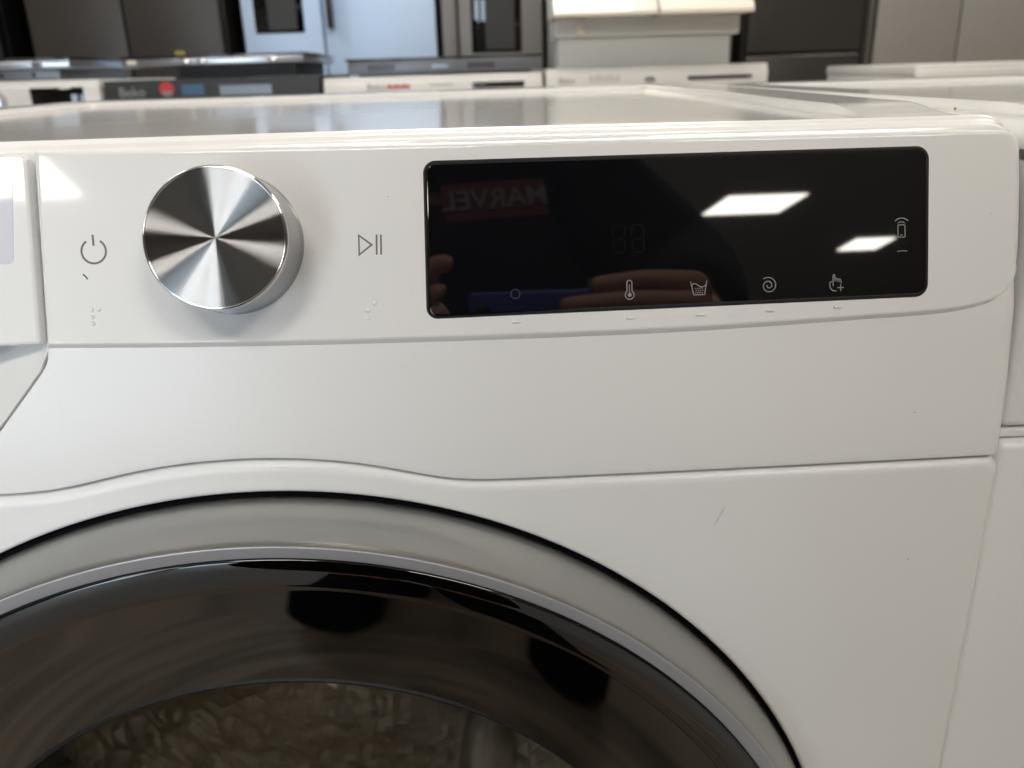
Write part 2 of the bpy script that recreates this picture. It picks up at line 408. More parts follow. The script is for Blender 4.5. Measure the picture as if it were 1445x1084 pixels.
def fascia():
    xs = [-0.2985, -0.25, -0.2, -0.15, -0.112, -0.109, -0.106, -0.104, -0.102, -0.100, -0.0985, -0.095, -0.0894, -0.084, -0.0787, -0.075, -0.0707, -0.0699, -0.0690, -0.0685, -0.0680, -0.0676, -0.0672, -0.0667, -0.0662]
    xs_left = list(xs)
    xs += [-0.06619] + [-0.066 + (0.2925 + 0.066) * i / 110 for i in range(1, 111)]
    rnd = [(0.2940, 0.0), (0.2959, 0.0002), (0.2975, 0.0009), (0.2989, 0.0021), (0.3001, 0.0040), (0.3008, 0.0062), (0.3010, 0.009), (0.3010, 0.03)]
    cols = []
    for x, dy in [(x, 0.0) for x in xs] + rnd:
        zb = seam_s(x) + 0.0004; zt = diag(x); col = []
        col.append((x, fr(zb) + 0.022, zb)); col.append((x, fr(zb) + dy + 0.0006, zb)); col.append((x, fr(zb) + dy + 0.00015, zb + 0.00015))
        for i in range(64):
            t = i / 63; z = zb + 0.0005 + (zt - 0.0008 - zb - 0.0005) * t; col.append((x, fr(z) + dy, z))
        col.append((x, fr(zt) + dy + 0.0004, zt - 0.0002)); col.append((x, fr(zt) + dy + 0.0015, zt)); col.append((x, fr(zt) + 0.022, zt))
        cols.append(col)
    bm = bmesh.new(); V = [[bm.verts.new(p) for p in c] for c in cols]
    for k, (a, b) in enumerate(zip(V, V[1:])):
        if k == len(xs_left) - 1: continue
        for i in range(len(a) - 1): bm.faces.new((a[i], b[i], b[i + 1], a[i + 1]))
    return bm
finish('fascia', fascia(), M['enamel'], wm, angle=35)

bm = bmesh.new(); V = []
for i in range(141):
    x = -0.297 + 0.594 * i / 140; z = seam_s(x); V.append((bm.verts.new((x, 0.0032, z - 0.00038)), bm.verts.new((x, 0.0032, z + 0.00038)), bm.verts.new((x, 0.012, z + 0.00038)), bm.verts.new((x, 0.012, z - 0.00038))))
for a, b in zip(V, V[1:]):
    for i in range(4): bm.faces.new((a[i], b[i], b[(i + 1) % 4], a[(i + 1) % 4]))
M['seam'] = mat('slate_seam_shade', (0.10, 0.10, 0.13), 0.6)  # dark strip inside the gap stands in for the shade of the seam
finish('seam_shade', bm, M['seam'], wm)
# hand recess below the detergent drawer
def recess():
    bm = bmesh.new(); V = []
    xs = [-0.2985 + (0.2985 - 0.0678) * i / 60 for i in range(61)] + [-0.0674, -0.0671]
    for x in xs:
        z0 = diag(x) + 0.0007; z1 = 0.796; col = []
        col.append((x, fr(z0) + 0.02, z0)); col.append((x, fr(z0) + 0.0014, z0)); col.append((x, fr(z0 + .0006) + 0.0006, z0 + 0.0006))
        for i in range(13):
            t = i / 12; z = z0 + 0.0018 + (z1 - z0 - 0.0018) * t
            d = 0.0008 + 0.0155 * min(1.0, max(0, (z - z0 - 0.001)) / 0.034) ** 1.1
            col.append((x, fr(min(z, 0.777)) + d, z))
        V.append([bm.verts.new(p) for p in col])
    for a, b in zip(V, V[1:]):
        for i in range(len(a) - 1): bm.faces.new((a[i], b[i], b[i + 1], a[i + 1]))
    return bm
finish('drawer_recess', recess(), M['plastic'], wm, angle=35)

# control panel
PT = [(-0.0662, 0.0873), (-0.0017, 0.0864), (0.0755, 0.0853), (0.154, 0.0848), (0.2337, 0.0841), (0.2800, 0.0837)]
PB = [(-0.0662, 0.0166), (-0.03, 0.0154), (0.0068, 0.0145), (0.05, 0.0138), (0.0949, 0.0134), (0.13, 0.0133), (0.168, 0.0135), (0.20, 0.0142), (0.225, 0.0149), (0.245, 0.0155), (0.2582, 0.0159), (0.268, 0.0164), (0.2763, 0.0172), (0.283, 0.0184), (0.2880, 0.0198), (0.2922, 0.0221), (0.2953, 0.0255), (0.2971, 0.0300), (0.2981, 0.037)]
def cr(pts, k):
    out = []
    for i in range(len(pts) - 1):
        p0 = Vector(pts[max(i - 1, 0)]); p1 = Vector(pts[i]); p2 = Vector(pts[i + 1]); p3 = Vector(pts[min(i + 2, len(pts) - 1)])
        for j in range(k):
            t = j / k; q = 0.5 * ((2 * p1) + (p2 - p0) * t + (2 * p0 - 5 * p1 + 4 * p2 - p3) * t * t + (3 * p1 - p0 - 3 * p2 + p3) * t ** 3)
            out.append((q.x, q.y))
    out.append(tuple(pts[-1])); return out
corner = [(0.2988 - 0.0075 + 0.0075 * cos(a), 0.0833 - 0.0078 + 0.0078 * sin(a)) for a in [pi / 2 * i / 14 for i in range(0, 15)]]
corner = corner[:-1] + [(0.2913, 0.0833)]
OUT = cr(PB, 5) + [(0.2987, 0.050), (0.2988, 0.062)] + corner + cr(PT, 4)[::-1][1:]
def control_panel():
    lip = []
    for x, s in OUT:
        if s < 0.05 and x < 0.2965: lip.append(-0.0019 * max(0.0, min(1.0, (0.2960 - x) / 0.014)) - 0.0001)
        elif s < 0.05: lip.append(-0.0001)
        else: lip.append(0.0)
    dn = [0.0026 if (s < 0.05) else 0.0022 for x, s in OUT]
    bm = bmesh.new()
    rows = []
    for ins, z in ((0.0022, 0.0), (0.0015, -0.0001), (0.0008, -0.0004), (0.0003, -0.0009)):
        low = {0.0022: 0.0009, 0.0015: 0.0006, 0.0008: 0.0003, 0.0003: 0.0}[ins]; zl = {0.0: 0, -0.0001: -0.00005, -0.0004: -0.0002, -0.0009: -0.0004}[z]
        d = [low if s < 0.05 and x < 0.2975 else ins for x, s in OUT]
        zz = [zl if s < 0.05 and x < 0.2975 else z for x, s in OUT]
        rows.append([(a[0], a[1], b) for a, b in zip(offset(OUT, d), zz)])
    rows.append([(a[0], a[1], -0.0026 + 0.7 * l) for a, l in zip(offset(OUT, lip), lip)])
    rows.append([(a[0], a[1], -0.0055) for a in offset(OUT, [l + (0.0002 if l < 0 else 0) for l in lip])])
    rows.append([(a[0], a[1], -0.011) for a in offset(OUT, [l + (0.0002 if l < 0 else 0) for l in lip])])
    r = loops(bm, rows)
    bm.faces.new(r[0])
    return bm
cp = panel_part(finish('control_panel', control_panel(), M['plastic'], wm, angle=30))
def flat_sub(name, m, parent, build):
    bm = bmesh.new(); build(bm); return finish(name, bm, m, parent, keep=False)
# power symbol, start/pause symbol
def power(bm):
    ribbon(bm, arc(-0.0470, 0.0500, 0.0044, 124, 416, 40), 0.00072)
    ribbon(bm, [(-0.0470, 0.0560), (-0.0469, 0.0520)], 0.00072)
def play(bm):
    ribbon(bm, [(0.04955, 0.0523), (0.04935, 0.0452), (0.0541, 0.0487)], 0.00064, closed=True)
    ribbon(bm, [(0.05605, 0.0524), (0.0558, 0.0450)], 0.00064); ribbon(bm, [(0.05765, 0.0523), (0.0574, 0.0449)], 0.00064)
flat_sub('power_symbol', M['symbol'], cp, power)
flat_sub('start_pause_symbol', M['symbol'], cp, play)
flat_sub('ink_mark', M['ink'], cp, lambda bm: ribbon(bm, [(-0.0516, 0.0418), (-0.0509, 0.0413), (-0.0503, 0.0406), (-0.0499, 0.0399)], 0.0005))
def dome(x, s):
    bm = bmesh.new(); lathe(bm, [(0.00092, -0.0002), (0.00090, 0.0001), (0.00078, 0.0003), (0.00055, 0.00046), (0.00028, 0.00055), (0.00002, 0.00058)], (0, 0, 0), 'Z', 14)
    o = finish('braille_dot', bm, M['dot'], cp, smooth=True); o.location = (x, s, 0); return o
for x, s in ((-0.0493, .0289), (-0.0467, .0289), (-0.0492, .0263), (-0.0491, .0237), (0.0540, .0272), (0.0515, .0247), (0.0514, .0220)):
    dome(x, s)
for x, s in ((0.1063, .0182), (0.1494, .0180), (0.1757, .0182), (0.2021, .0187), (0.2281, .0191)):
    o = boxo('touch_key_tick', (-0.0016, 0.0016, -0.00035, 0.00035, -0.0002, 0.00080), M['dot'], cp, 0.0002, 2); o.location = (x, s, 0)

# display
DQ = [(0.0738, 0.0212), (0.2620, 0.0224), (0.2628, 0.0772), (0.0750, 0.0778)]
DP = round_poly(DQ, [0.0035, 0.0042, 0.0042, 0.0038], 9)
bm = bmesh.new(); plate(bm, DP, [(0.0009, 0.0006), (0.0005, 0.00052), (0.0002, 0.0003), (0.0, -0.0001), (0.0, -0.001)])
disp = panel_part(finish('display', bm, M['glass_black'], wm, angle=25))
bm = bmesh.new(); plate(bm, offset(DP, -0.0005), [(0.0, 0.00005), (-0.0002, 0.00003), (-0.0003, -0.0005)])
finish('display_surround', bm, M['black'], disp)
ZD = 0.0006
def icon(name, fn, m='icon'):
    bm = bmesh.new(); fn(bm); return finish(name, bm, M[m], disp)
w = 0.00036
def thermometer(bm):
    c = (0.1491, 0.0266); ribbon(bm, arc(c[0], c[1], 0.00165, 125, 415, 24) + arc(c[0], 0.0311, 0.00095, 0, 180, 10), w, ZD, True)
    ribbon(bm, arc(c[0], c[1], 0.0004, 0, 330, 12), 0.0007, ZD, True); ribbon(bm, [(c[0], 0.0270), (c[0], 0.0305)], w * 0.9, ZD)
def tub(bm):
    ribbon(bm, [(0.1722, 0.0306), (0.1732, 0.0257), (0.1773, 0.0257), (0.1783, 0.0308)], w, ZD)
    ribbon(bm, [(0.1725 + 0.0056 * i / 16, 0.0292 + 0.0007 * sin(i / 16 * 2 * pi + 0.4) - (0.0003 if i < 2 else 0)) for i in range(17)], w, ZD)
    for j in range(3):
        for i in range(4): ribbon(bm, [(0.17375 + 0.00082 * i + 0.0003 * (j % 2), 0.0281 - 0.0008 * j), (0.17415 + 0.00082 * i + 0.0003 * (j % 2), 0.0281 - 0.0008 * j)], 0.0004, ZD)
def spiral(bm):
    ribbon(bm, [(0.2016 + (0.0004 + 0.0028 * t) * cos(2.6 + t * 12.2), 0.0281 + (0.0004 + 0.0028 * t) * sin(2.6 + t * 12.2)) for t in [i / 60 for i in range(61)]], w, ZD)
def hand(bm):
    p = [(0.2262, .0281), (0.2256, .0290)]
    ribbon(bm, [(0.22615, 0.0270), (0.22615, 0.0308), (0.22635, 0.0312), (0.22665, 0.0312), (0.22685, 0.0308), (0.22685, 0.0287)], w, ZD)
    ribbon(bm, [(0.22685, 0.0295), (0.2273, 0.0299), (0.2277, 0.0295), (0.2277, 0.0285)], w * .9, ZD)
    ribbon(bm, [(0.2277, 0.0294), (0.2281, 0.0297), (0.2285, 0.0293), (0.2285, 0.0284)], w * .9, ZD)
    ribbon(bm, [(0.2285, 0.0292), (0.2289, 0.0294), (0.2292, 0.0290), (0.2292, 0.0279)], w * .9, ZD)
    ribbon(bm, [(0.22615, 0.0285), (0.2254, 0.0287), (0.2249, 0.0283), (0.2249, 0.0268), (0.2254, 0.0258), (0.2262, 0.0252), (0.2274, 0.0251)], w, ZD)
    ribbon(bm, [(0.2277, 0.0263), (0.2303, 0.0263)], w, ZD); ribbon(bm, [(0.2290, 0.0250), (0.2290, 0.0276)], w, ZD)
def phone_icon(bm):
    ribbon(bm, round_poly([(0.2511, 0.0443), (0.2538, 0.0443), (0.2538, 0.0489), (0.2511, 0.0489)], 0.0004, 3), w, ZD, True)
    ribbon(bm, [(0.2520, 0.0451), (0.2529, 0.0451)], w * .9, ZD)
    ribbon(bm, arc(0.25245, 0.0481, 0.0019, 45, 135, 10), w, ZD); ribbon(bm, arc(0.25245, 0.0481, 0.0033, 42, 138, 12), w, ZD)
icon('thermometer_icon', thermometer); icon('rinse_tub_icon', tub); icon('spin_spiral_icon', spiral); icon('hand_plus_icon', hand); icon('smart_control_icon', phone_icon)
icon('selector_ring_icon', lambda bm: ribbon(bm, arc(0.1064, 0.0286, 0.0017, 0, 350, 28), 0.00028, ZD, True), 'icon_faint')
icon('indicator_dash', lambda bm: ribbon(bm, [(0.2508, 0.0390), (0.2525, 0.0392), (0.2545, 0.0390)], 0.0003, ZD))
def digit(x0):
    def f(bm):
        x1 = x0 + 0.0045; zs = (0.0424, 0.0474, 0.0524); g = 0.0006
        for z in zs: ribbon(bm, [(x0 + g, z), (x1 - g, z)], 0.00055, ZD, th=0.00002)
        for a, b in ((zs[0], zs[1]), (zs[1], zs[2])):
            for x in (x0, x1): ribbon(bm, [(x, a + g), (x, b - g)], 0.00055, ZD, th=0.00002)
    return f
icon('digit', digit(0.1434), 'digit'); icon('digit', digit(0.1506), 'digit')

# dial
KC = (0.0036, 0.0508)
kn = bpy.data.objects.new('control_dial', None)
bm = bmesh.new(); lathe(bm, [(0.0258, -0.0005), (0.0258, 0.0006), (0.0255, 0.0012), (0.02515, 0.0060), (0.0249, 0.0140), (0.02475, 0.0188), (0.0247, 0.0196), (0.0240, 0.0198)], (0, 0, 0), 'Z', 160)
dial = finish('control_dial', bm, M['skirt'], wm, angle=30)
dial.location = PO + Vector((KC[0], KC[1] * sin(TAU), KC[1] * cos(TAU))); dial.rotation_euler = (pi / 2 - TAU, 0, 0)
bm = bmesh.new(); lathe(bm, [(0.0247, 0.0197), (0.0248, 0.0203), (0.0247, 0.0210), (0.0243, 0.0215), (0.0238, 0.0216), (0.0236, 0.0213)], (0, 0, 0), 'Z', 160)
finish('dial_rim', bm, M['chrome'], dial, smooth=True)
bm = bmesh.new()
lathe(bm, [(0.02362, 0.02135)] + [(0.0236 * (1 - i / 14), 0.02135 - 0.0005 * (1 - (1 - i / 14) ** 2)) for i in range(1, 14)] + [(0.0001, 0.02085)], (0, 0, 0), 'Z', 180)
finish('dial_face', bm, M['knob'], dial, smooth=True)

# dust
random.seed(4)
bmd = bmesh.new()
for x, s_ in ((0.0325, 0.047), (0.029, 0.071), (0.0085, 0.0215), (0.242, 0.0255), (0.068, 0.030), (0.287, 0.052), (0.061, 0.066)):
    o = finish('dust_speck', (lambda b: (bmesh.ops.create_icosphere(b, subdivisions=1, radius=random.uniform(.00012, .00024)), b)[1])(bmesh.new()), M['symbol'], cp); o.location = (x, s_, 0.0006 if x == 0.242 else 0.0)
bmd.free()
for x, y, z in ((0.268, 0.0, 0.672), (0.262, 0.001, 0.7385), (0.195, 0.0, 0.60), (0.228, 0.0, 0.585), (0.112, 0.0, 0.655), (0.17, 0.0, 0.69)):
    o = finish('dust_speck', (lambda b: (bmesh.ops.create_icosphere(b, subdivisions=1, radius=random.uniform(.00014, .00028)), b)[1])(bmesh.new()), M['symbol'], wm); o.location = (x, y, z)
o = finish('crumb', (lambda b: (bmesh.ops.create_icosphere(b, subdivisions=1, radius=.0007), b)[1])(bmesh.new()), M['yellow'], wm); o.location = (0.2885, 0.052, 0.8494)

# detergent drawer
DR = round_poly([(-0.2972, 0.0168), (-0.0684, 0.0168), (-0.0684, 0.0862), (-0.2972, 0.0875)], [0.003, 0.0016, 0.0030, 0.003], 6)
bm = bmesh.new(); plate(bm, DR, [(0.0016, 0.0), (0.0011, -0.00012), (0.0005, -0.0005), (0.0, -0.0015), (0.0, -0.012)], False)
dw = panel_part(finish('detergent_drawer', bm, M['plastic'], wm, angle=30))
bm = bmesh.new(); plate(bm, round_poly([(-0.15, 0.0465), (-0.0760, 0.0465), (-0.0738, 0.0806), (-0.15, 0.0806)], 0.0022, 5), [(0.0001, 0.00012), (0.0, 0.00008), (0.0, -0.0002)])
finish('film_sticker', bm, M['sticker'], dw)

# door
def part_lathe(name, prof, m, parent, smooth=True, angle=30, seg=240):
    bm = bmesh.new(); lathe(bm, prof, HC, 'Y', seg); return finish(name, bm, M[m], parent, angle=angle)
door = part_lathe('door', [(0.2496, 0.030), (0.2496, 0.0040), (0.2492, 0.0032), (0.2480, 0.0028), (0.2470, 0.0028), (0.2462, 0.012)], 'door_black', wm)
part_lathe('door_ring', [(0.2474, 0.0030), (0.2480, 0.0022), (0.24805, -0.0006), (0.2475, -0.0035), (0.2467, -0.0080), (0.2457, -0.0130), (0.2446, -0.0180), (0.2434, -0.0230), (0.2426, -0.0257), (0.2422, -0.0262)], 'ring', door)
M['bezel'] = mat('satin_bezel_metal', (0.49, 0.505, 0.55), 0.45, 0.5)
part_lathe('door_bezel', [(0.2422, -0.0262), (0.2418, -0.0264), (0.2364, -0.0242), (0.2360, -0.0239), (0.2359, -0.0200)], 'bezel', door)
M['door_glass'] = mat('black_door_glass', (0.0008, 0.0007, 0.0006), 0.02, ior=1.62, coat=0.12, coat_rough=0.02)
part_lathe('door_glass', [(0.2357, -0.0215), (0.2357, -0.0238), (0.2354, -0.0243), (0.2346, -0.0246), (0.2300, -0.0240), (0.2240, -0.0230), (0.2226, -0.0227), (0.2220, -0.0225), (0.2210, -0.02225), (0.2204, -0.0221), (0.2100, -0.01981), (0.1950, -0.01651), (0.1800, -0.01321), (0.1710, -0.01123)], 'door_glass', door, angle=60)
part_lathe('window_rim', [(0.1709, -0.0111), (0.1700, -0.0118), (0.1690, -0.0115), (0.1676, -0.0090), (0.1650, 0.0020), (0.1630, 0.0100)], 'black', door)
part_lathe('door_window', [(0.1648, 0.0030), (0.1610, 0.0200), (0.1540, 0.0420), (0.1400, 0.0640), (0.1150, 0.0820), (0.0800, 0.0930), (0.0400, 0.0980), (0.0005, 0.0990)], 'window', door, angle=80)
part_lathe('door_liner', [(0.2360, 0.010), (0.1640, 0.012), (0.1640, 0.018), (0.2360, 0.016), (0.2360, 0.010)], 'black', door)
wg = bpy.data.objects['door_window'].data
if wg.polygons[-1].normal.y > 0: wg.flip_normals()
# gasket and drum inside
bm = bmesh.new(); lathe(bm, [(0.235, 0.036), (0.200, 0.040), (0.178, 0.050), (0.170, 0.066), (0.176, 0.082), (0.186, 0.090), (0.182, 0.100), (0.170, 0.106), (0.176, 0.118), (0.24, 0.124)], HC, 'Y', 120)
finish('door_gasket', bm, M['rubber'], wm, smooth=True)
bm = bmesh.new(); rows = []
prof = [(0.165, 0.112), (0.185, 0.118), (0.236, 0.130)] + [(0.242, 0.135 + 0.285 * i / 56) for i in range(57)] + [(0.235, 0.425)] + [(0.225 - 0.22 * i / 20, 0.440) for i in range(21)]
for r, y in prof:
    row = []
    for i in range(360):
        a = 2 * pi * i / 360; rr = r; yy = y
        if r == 0.242: rr -= 0.0070 * max(0.0, 1 - (abs(((a * 18 / pi + y * 55) % 2) - 1) + abs(((y * 55 - a * 18 / pi) % 2) - 1)) * 0.95)
        if y == 0.440: yy -= 0.004 * abs(sin(a * 9)) * abs(sin(r * 60))
        row.append((HC[0] + rr * cos(a), yy, HC[2] + rr * sin(a)))
    rows.append(row)
loops(bm, rows)
dr = finish('drum', bm, M['drum'], wm, smooth=True)
for k in range(3):
    a = radians(100 + 120 * k); bm = bmesh.new(); rows = []
    for i in range(9):
        t = i / 8; y = 0.17 + 0.22 * t; h = 0.055 * sin(pi * (0.12 + 0.76 * t)) ** 0.6; wd = 0.026
        rows.append([(wd * cos(b), y, -0.242 + h * sin(b)) for b in [pi * j / 10 for j in range(11)]])
    loops(bm, rows, True, True, closed=False) if False else loops(bm, rows, False, False, closed=False)
    o = finish('drum_paddle', bm, M['steel'], dr, smooth=True); o.location = Vector((HC[0], 0, HC[2])); o.rotation_euler = (0, a, 0)

# worktop lid: a height field with a sloped front, raised rim at sides and back
def ss(a, b, x):
    t = max(0, min(1, (x - a) / (b - a))) if a != b else 0; return t * t * (3 - 2 * t)
def lid_mesh(x0, x1, zt, y0=0.0268, yb=0.585, rim=True, drop=True):
    ys = [y0 + k * .0001 for k in (0, 2, 4, 6, 8, 10, 12, 16, 22, 30, 40, 50, 56, 60, 64, 68, 72, 76, 80, 84, 88, 94, 100, 106, 112, 118, 124, 130, 150, 200)]
    ys += [y0 + 0.02 + (yb - y0 - 0.02) * i / 70 for i in range(1, 71)]
    w_ = x1 - x0
    us = [0, .0004, .0012, .0024, .004] + [0.006 + 0.002 * i for i in range(32)]
    xs = [x0 + u for u in us] + [x0 + 0.072 + (w_ - 0.144) * i / 30 for i in range(31)] + [x1 - u for u in us[::-1]]
    front = [(d, -.0010 + .0010 * ss(-.0003, .0011, d) + .0016 * max(0, min(1, (d - .0008) / .0055)) + .0015 * ss(.0055, .0082, d) - .0007 * ss(.0088, .0125, d)) for d in [i * .0002 for i in range(101)]]
    def hz(x, y):
        d = y - y0; z = 0.0025
        for (a, za), (b, zb) in zip(front, front[1:]):
            if a <= d <= b + 1e-9: z = za + (zb - za) * (d - a) / (b - a); break
        if rim:
            e = min(x - x0, x1 - x)
            side = ss(0.056, 0.052, e) * ss(0.012, 0.016, e) * ss(y0 + 0.016, y0 + 0.060, y)
            back = ss(yb - 0.085, yb - 0.074, y) * ss(0.008, 0.014, e)
            z += 0.0040 * max(side, back) * (1 - 0.25 * 0)
        if drop:
            e = min(x - x0, x1 - x)
            if e < 0.0135: z -= 0.62 * 0.0135 * (1 - sqrt(max(0, 1 - ((0.0135 - e) / 0.0135) ** 2))) * ss(y0 + 0.085, y0 + 0.01, y)
        if drop and zt > 0.846: z -= 0.0016 * ss(0.03, 0.30, x) * ss(y0 + 0.30, y0 + 0.02, y)
        e = min(x - x0, x1 - x, yb - y)
        if e < 0.004: z -= 0.0030 * (1 - sqrt(max(0, 1 - ((0.004 - e) / 0.004) ** 2)))
        return z
    bm = bmesh.new(); V = []
    for y in ys:
        row = []
        for x in xs:
            xx = x
            # rounded front corners in plan
            e = min(x - x0, x1 - x); yy = y
            if e < 0.012: yy = max(y, y0 + 0.002 * (1 - sqrt(max(0, 1 - ((0.012 - e) / 0.012) ** 2)))) if y < y0 + .02 else y
            if e < 0.012 and y < y0 + .02: yy = y + 0.002 * (1 - sqrt(max(0, 1 - ((0.012 - e) / 0.012) ** 2))) * (1 - (y - y0) / .02)
            row.append(bm.verts.new((xx, yy, zt + hz(x, y))))
        V.append(row)
    for a, b in zip(V, V[1:]):
        for i in range(len(a) - 1): bm.faces.new((a[i], a[i + 1], b[i + 1], b[i]))
    # skirt
    border = [V[0][i] for i in range(len(xs))] + [V[j][-1] for j in range(1, len(ys))] + [V[-1][i] for i in range(len(xs) - 2, -1, -1)] + [V[j][0] for j in range(len(ys) - 2, 0, -1)]
    low = [bm.verts.new((v.co.x, v.co.y, min(zt - 0.0095, v.co.z - 0.004))) for v in border]
    for i in range(len(border)):
        j = (i + 1) % len(border); bm.faces.new((border[j], border[i], low[i], low[j]))
    return bm
finish('worktop', lid_mesh(-0.2985, 0.3012, 0.8464), M['lid'], wm, angle=50)

# ------------------------------------------------------------------ the neighbouring white appliance on the right
nb = thing('tumble_dryer', 'white appliance standing at the right edge, close beside the washing machine', 'tumble dryer', (0.6020, 0.0, 0.0))
boxo('cabinet', (-0.2985, 0.2985, 0.034, 0.60, 0.09, 0.836), M['enamel'], nb, 0.002)
boxo('upper_fascia', (-0.2985, 0.2985, 0.0100, 0.033, 0.7255, 0.8430), M['enamel'], nb, 0.004, 3)
boxo('trim_strip', (-0.2980, 0.2980, 0.0112, 0.033, 0.7212, 0.7247), M['enamel'], nb, 0.0006)
boxo('front_sheet', (-0.2985, 0.2985, 0.0085, 0.033, 0.100, 0.7203), M['enamel'], nb, 0.004, 3)
boxo('plinth', (-0.297, 0.297, 0.02, 0.033, 0.02, 0.098), M['enamel'], nb)
boxo('display', (-0.2890, -0.13, 0.0094, 0.012, 0.8185, 0.8197), M['glass_black'], nb, 0.0003)
finish('worktop', lid_mesh(-0.2985, 0.2985, 0.8440, y0=0.0105, yb=0.60), M['lid'], nb, angle=50)
for x in (-0.25, 0.25):
    for y in (0.06, 0.55):
        bm = bmesh.new(); lathe(bm, [(0.0, 0), (0.024, 0), (0.024, 0.02), (0.01, 0.022), (0.01, 0.0895)], (x, y, 0.005), 'Z', 20); finish('foot', bm, M['black'], nb)

# ------------------------------------------------------------------ row of machines behind, facing the camera
def text(name, body, x, z, size, m, parent, y=-0.0016, bold=0.0, extr=0.0006, rot=None):
    c = bpy.data.curves.new(name, 'FONT'); c.body = body; c.size = size; c.extrude = extr; c.offset = bold; c.align_x = 'CENTER'; c.align_y = 'CENTER'
    o = bpy.data.objects.new('tmp', c); COL.objects.link(o)
    dg = bpy.context.evaluated_depsgraph_get(); me = bpy.data.meshes.new_from_object(o.evaluated_get(dg))
    bpy.data.objects.remove(o); bpy.data.curves.remove(c)
    t = link(name, me, m, parent); me.materials.clear(); me.materials.append(m)
    t.location = (x, y, z); t.rotation_euler = rot or (pi / 2, 0, 0); return t

def row_machine(x0, x1, top, m, label, name='washing_machine', cat='washing machine'):
    wd = (x1 - x0) / 2; t = thing(name, label, cat, ((x0 + x1) / 2, 2.0, 0), 'machines in the row behind')
    boxo('cabinet', (-wd, wd, 0.01, 0.58, 0.06, top - 0.028), m, t, 0.004)
    boxo('worktop', (-wd, wd, 0.0, 0.59, top - 0.027, top), m, t, 0.004)
    boxo('control_fascia', (-wd, wd, -0.006, 0.009, top - 0.115, top - 0.012), m, t, 0.004)
    boxo('front_sheet', (-wd, wd, -0.002, 0.009, 0.07, top - 0.118), m, t, 0.003)
    bm = bmesh.new(); lathe(bm, [(0.17, 0.0), (0.165, -0.02), (0.14, -0.026), (0.12, -0.02), (0.02, -0.002), (0.001, 0.0)], (0, -0.003, 0.46), 'Y', 40)
    finish('door', bm, M['glass_black'], t, smooth=True)
    boxo('plinth', (-wd, wd, 0.02, 0.5, 0.0, 0.059), m, t)
    return t
t = row_machine(-1.39, -0.848, 0.877, M['white_machine'], 'white machine far left in the back row with a big black rectangular display')
boxo('display', (0.10, 0.232, -0.0085, -0.005, 0.800, 0.860), M['glass_black'], t, 0.001)
bm = bmesh.new(); lathe(bm, [(0.034, 0.0), (0.032, -0.03), (0.02, -0.033), (0.0005, -0.033)], (0, 0, 0), 'Y', 40); o = finish('dial', bm, M['silver_edge'], t, angle=30); o.location = (0.005, -0.006, 0.828)
t = row_machine(-0.838, -0.297, 0.8705, M['dark_machine'], 'graphite black machine in the back row with a round red badge')
text('brand_lettering', 'Beko', -0.2, 0.842, 0.032, M['print'], t, -0.0065)
bm = bmesh.new(); lathe(bm, [(0.018, 0.0), (0.018, -0.002), (0.0005, -0.002)], (0, 0, 0), 'Y', 32); o = finish('round_badge', bm, M['red'], t); o.location = (-0.112, -0.0065, 0.848)
boxo('badge_print', (-0.124, -0.100, -0.0095, -0.0087, 0.832, 0.843), M['logo_white'], t)
boxo('energy_sticker', (-0.075, -0.02, -0.0075, -0.0062, 0.832, 0.858), M['blue'], t)
boxo('display', (0.02, 0.15, -0.0075, -0.0062, 0.830, 0.853), M['grey_metal'], t)
t = row_machine(-0.287, 0.271, 0.862, M['white_machine'], 'white machine in the back row with red print and a slim black display')
text('brand_lettering', 'Beko', -0.145, 0.838, 0.024, M['print'], t, -0.0065)
for i in range(6):
    boxo('red_print', (-0.117 + i * 0.0098, -0.109 + i * 0.0098, -0.0070, -0.0062, 0.8325, 0.8435 - 0.0025 * (i % 2)), M['red'], t, 0.0)
boxo('display', (0.098, 0.232, -0.0078, -0.0062, 0.829, 0.8425), M['glass_black'], t, 0.0005)
boxo('printed_line', (-0.01, 0.05, -0.0068, -0.0062, 0.8375, 0.840), M['print'], t)
t = row_machine(0.281, 0.856, 0.868, M['white_machine'], 'white machine in the back row under the tall pale chest')
text('brand_lettering', 'Beko', -0.235, 0.838, 0.02, M['print'], t, -0.0065)
for i in range(9):
    boxo('printed_stroke', (-0.175 + i * 0.009, -0.1725 + i * 0.009, -0.0068, -0.0062, 0.832, 0.852 - 0.006 * (i % 3 == 1)), M['print'], t)
boxo('display', (0.078, 0.245, -0.0078, -0.0062, 0.8335, 0.8415), M['glass_black'], t, 0.0005)
boxo('blue_lamp', (0.235, 0.243, -0.0090, -0.0080, 0.8345, 0.8405), M['blue'], t)
bm = bmesh.new(); lathe(bm, [(0.014, 0.0), (0.014, -0.004), (0.0005, -0.004)], (0, 0, 0), 'Y', 24)
o = finish('round_button', bm, M['silver_edge'], t); o.location = (-0.02, -0.0062, 0.838); o.scale = (1, 1, 0.5)
t = row_machine(1.245, 1.83, 0.851, M['white_machine'], 'white machine at the right end of the back row')

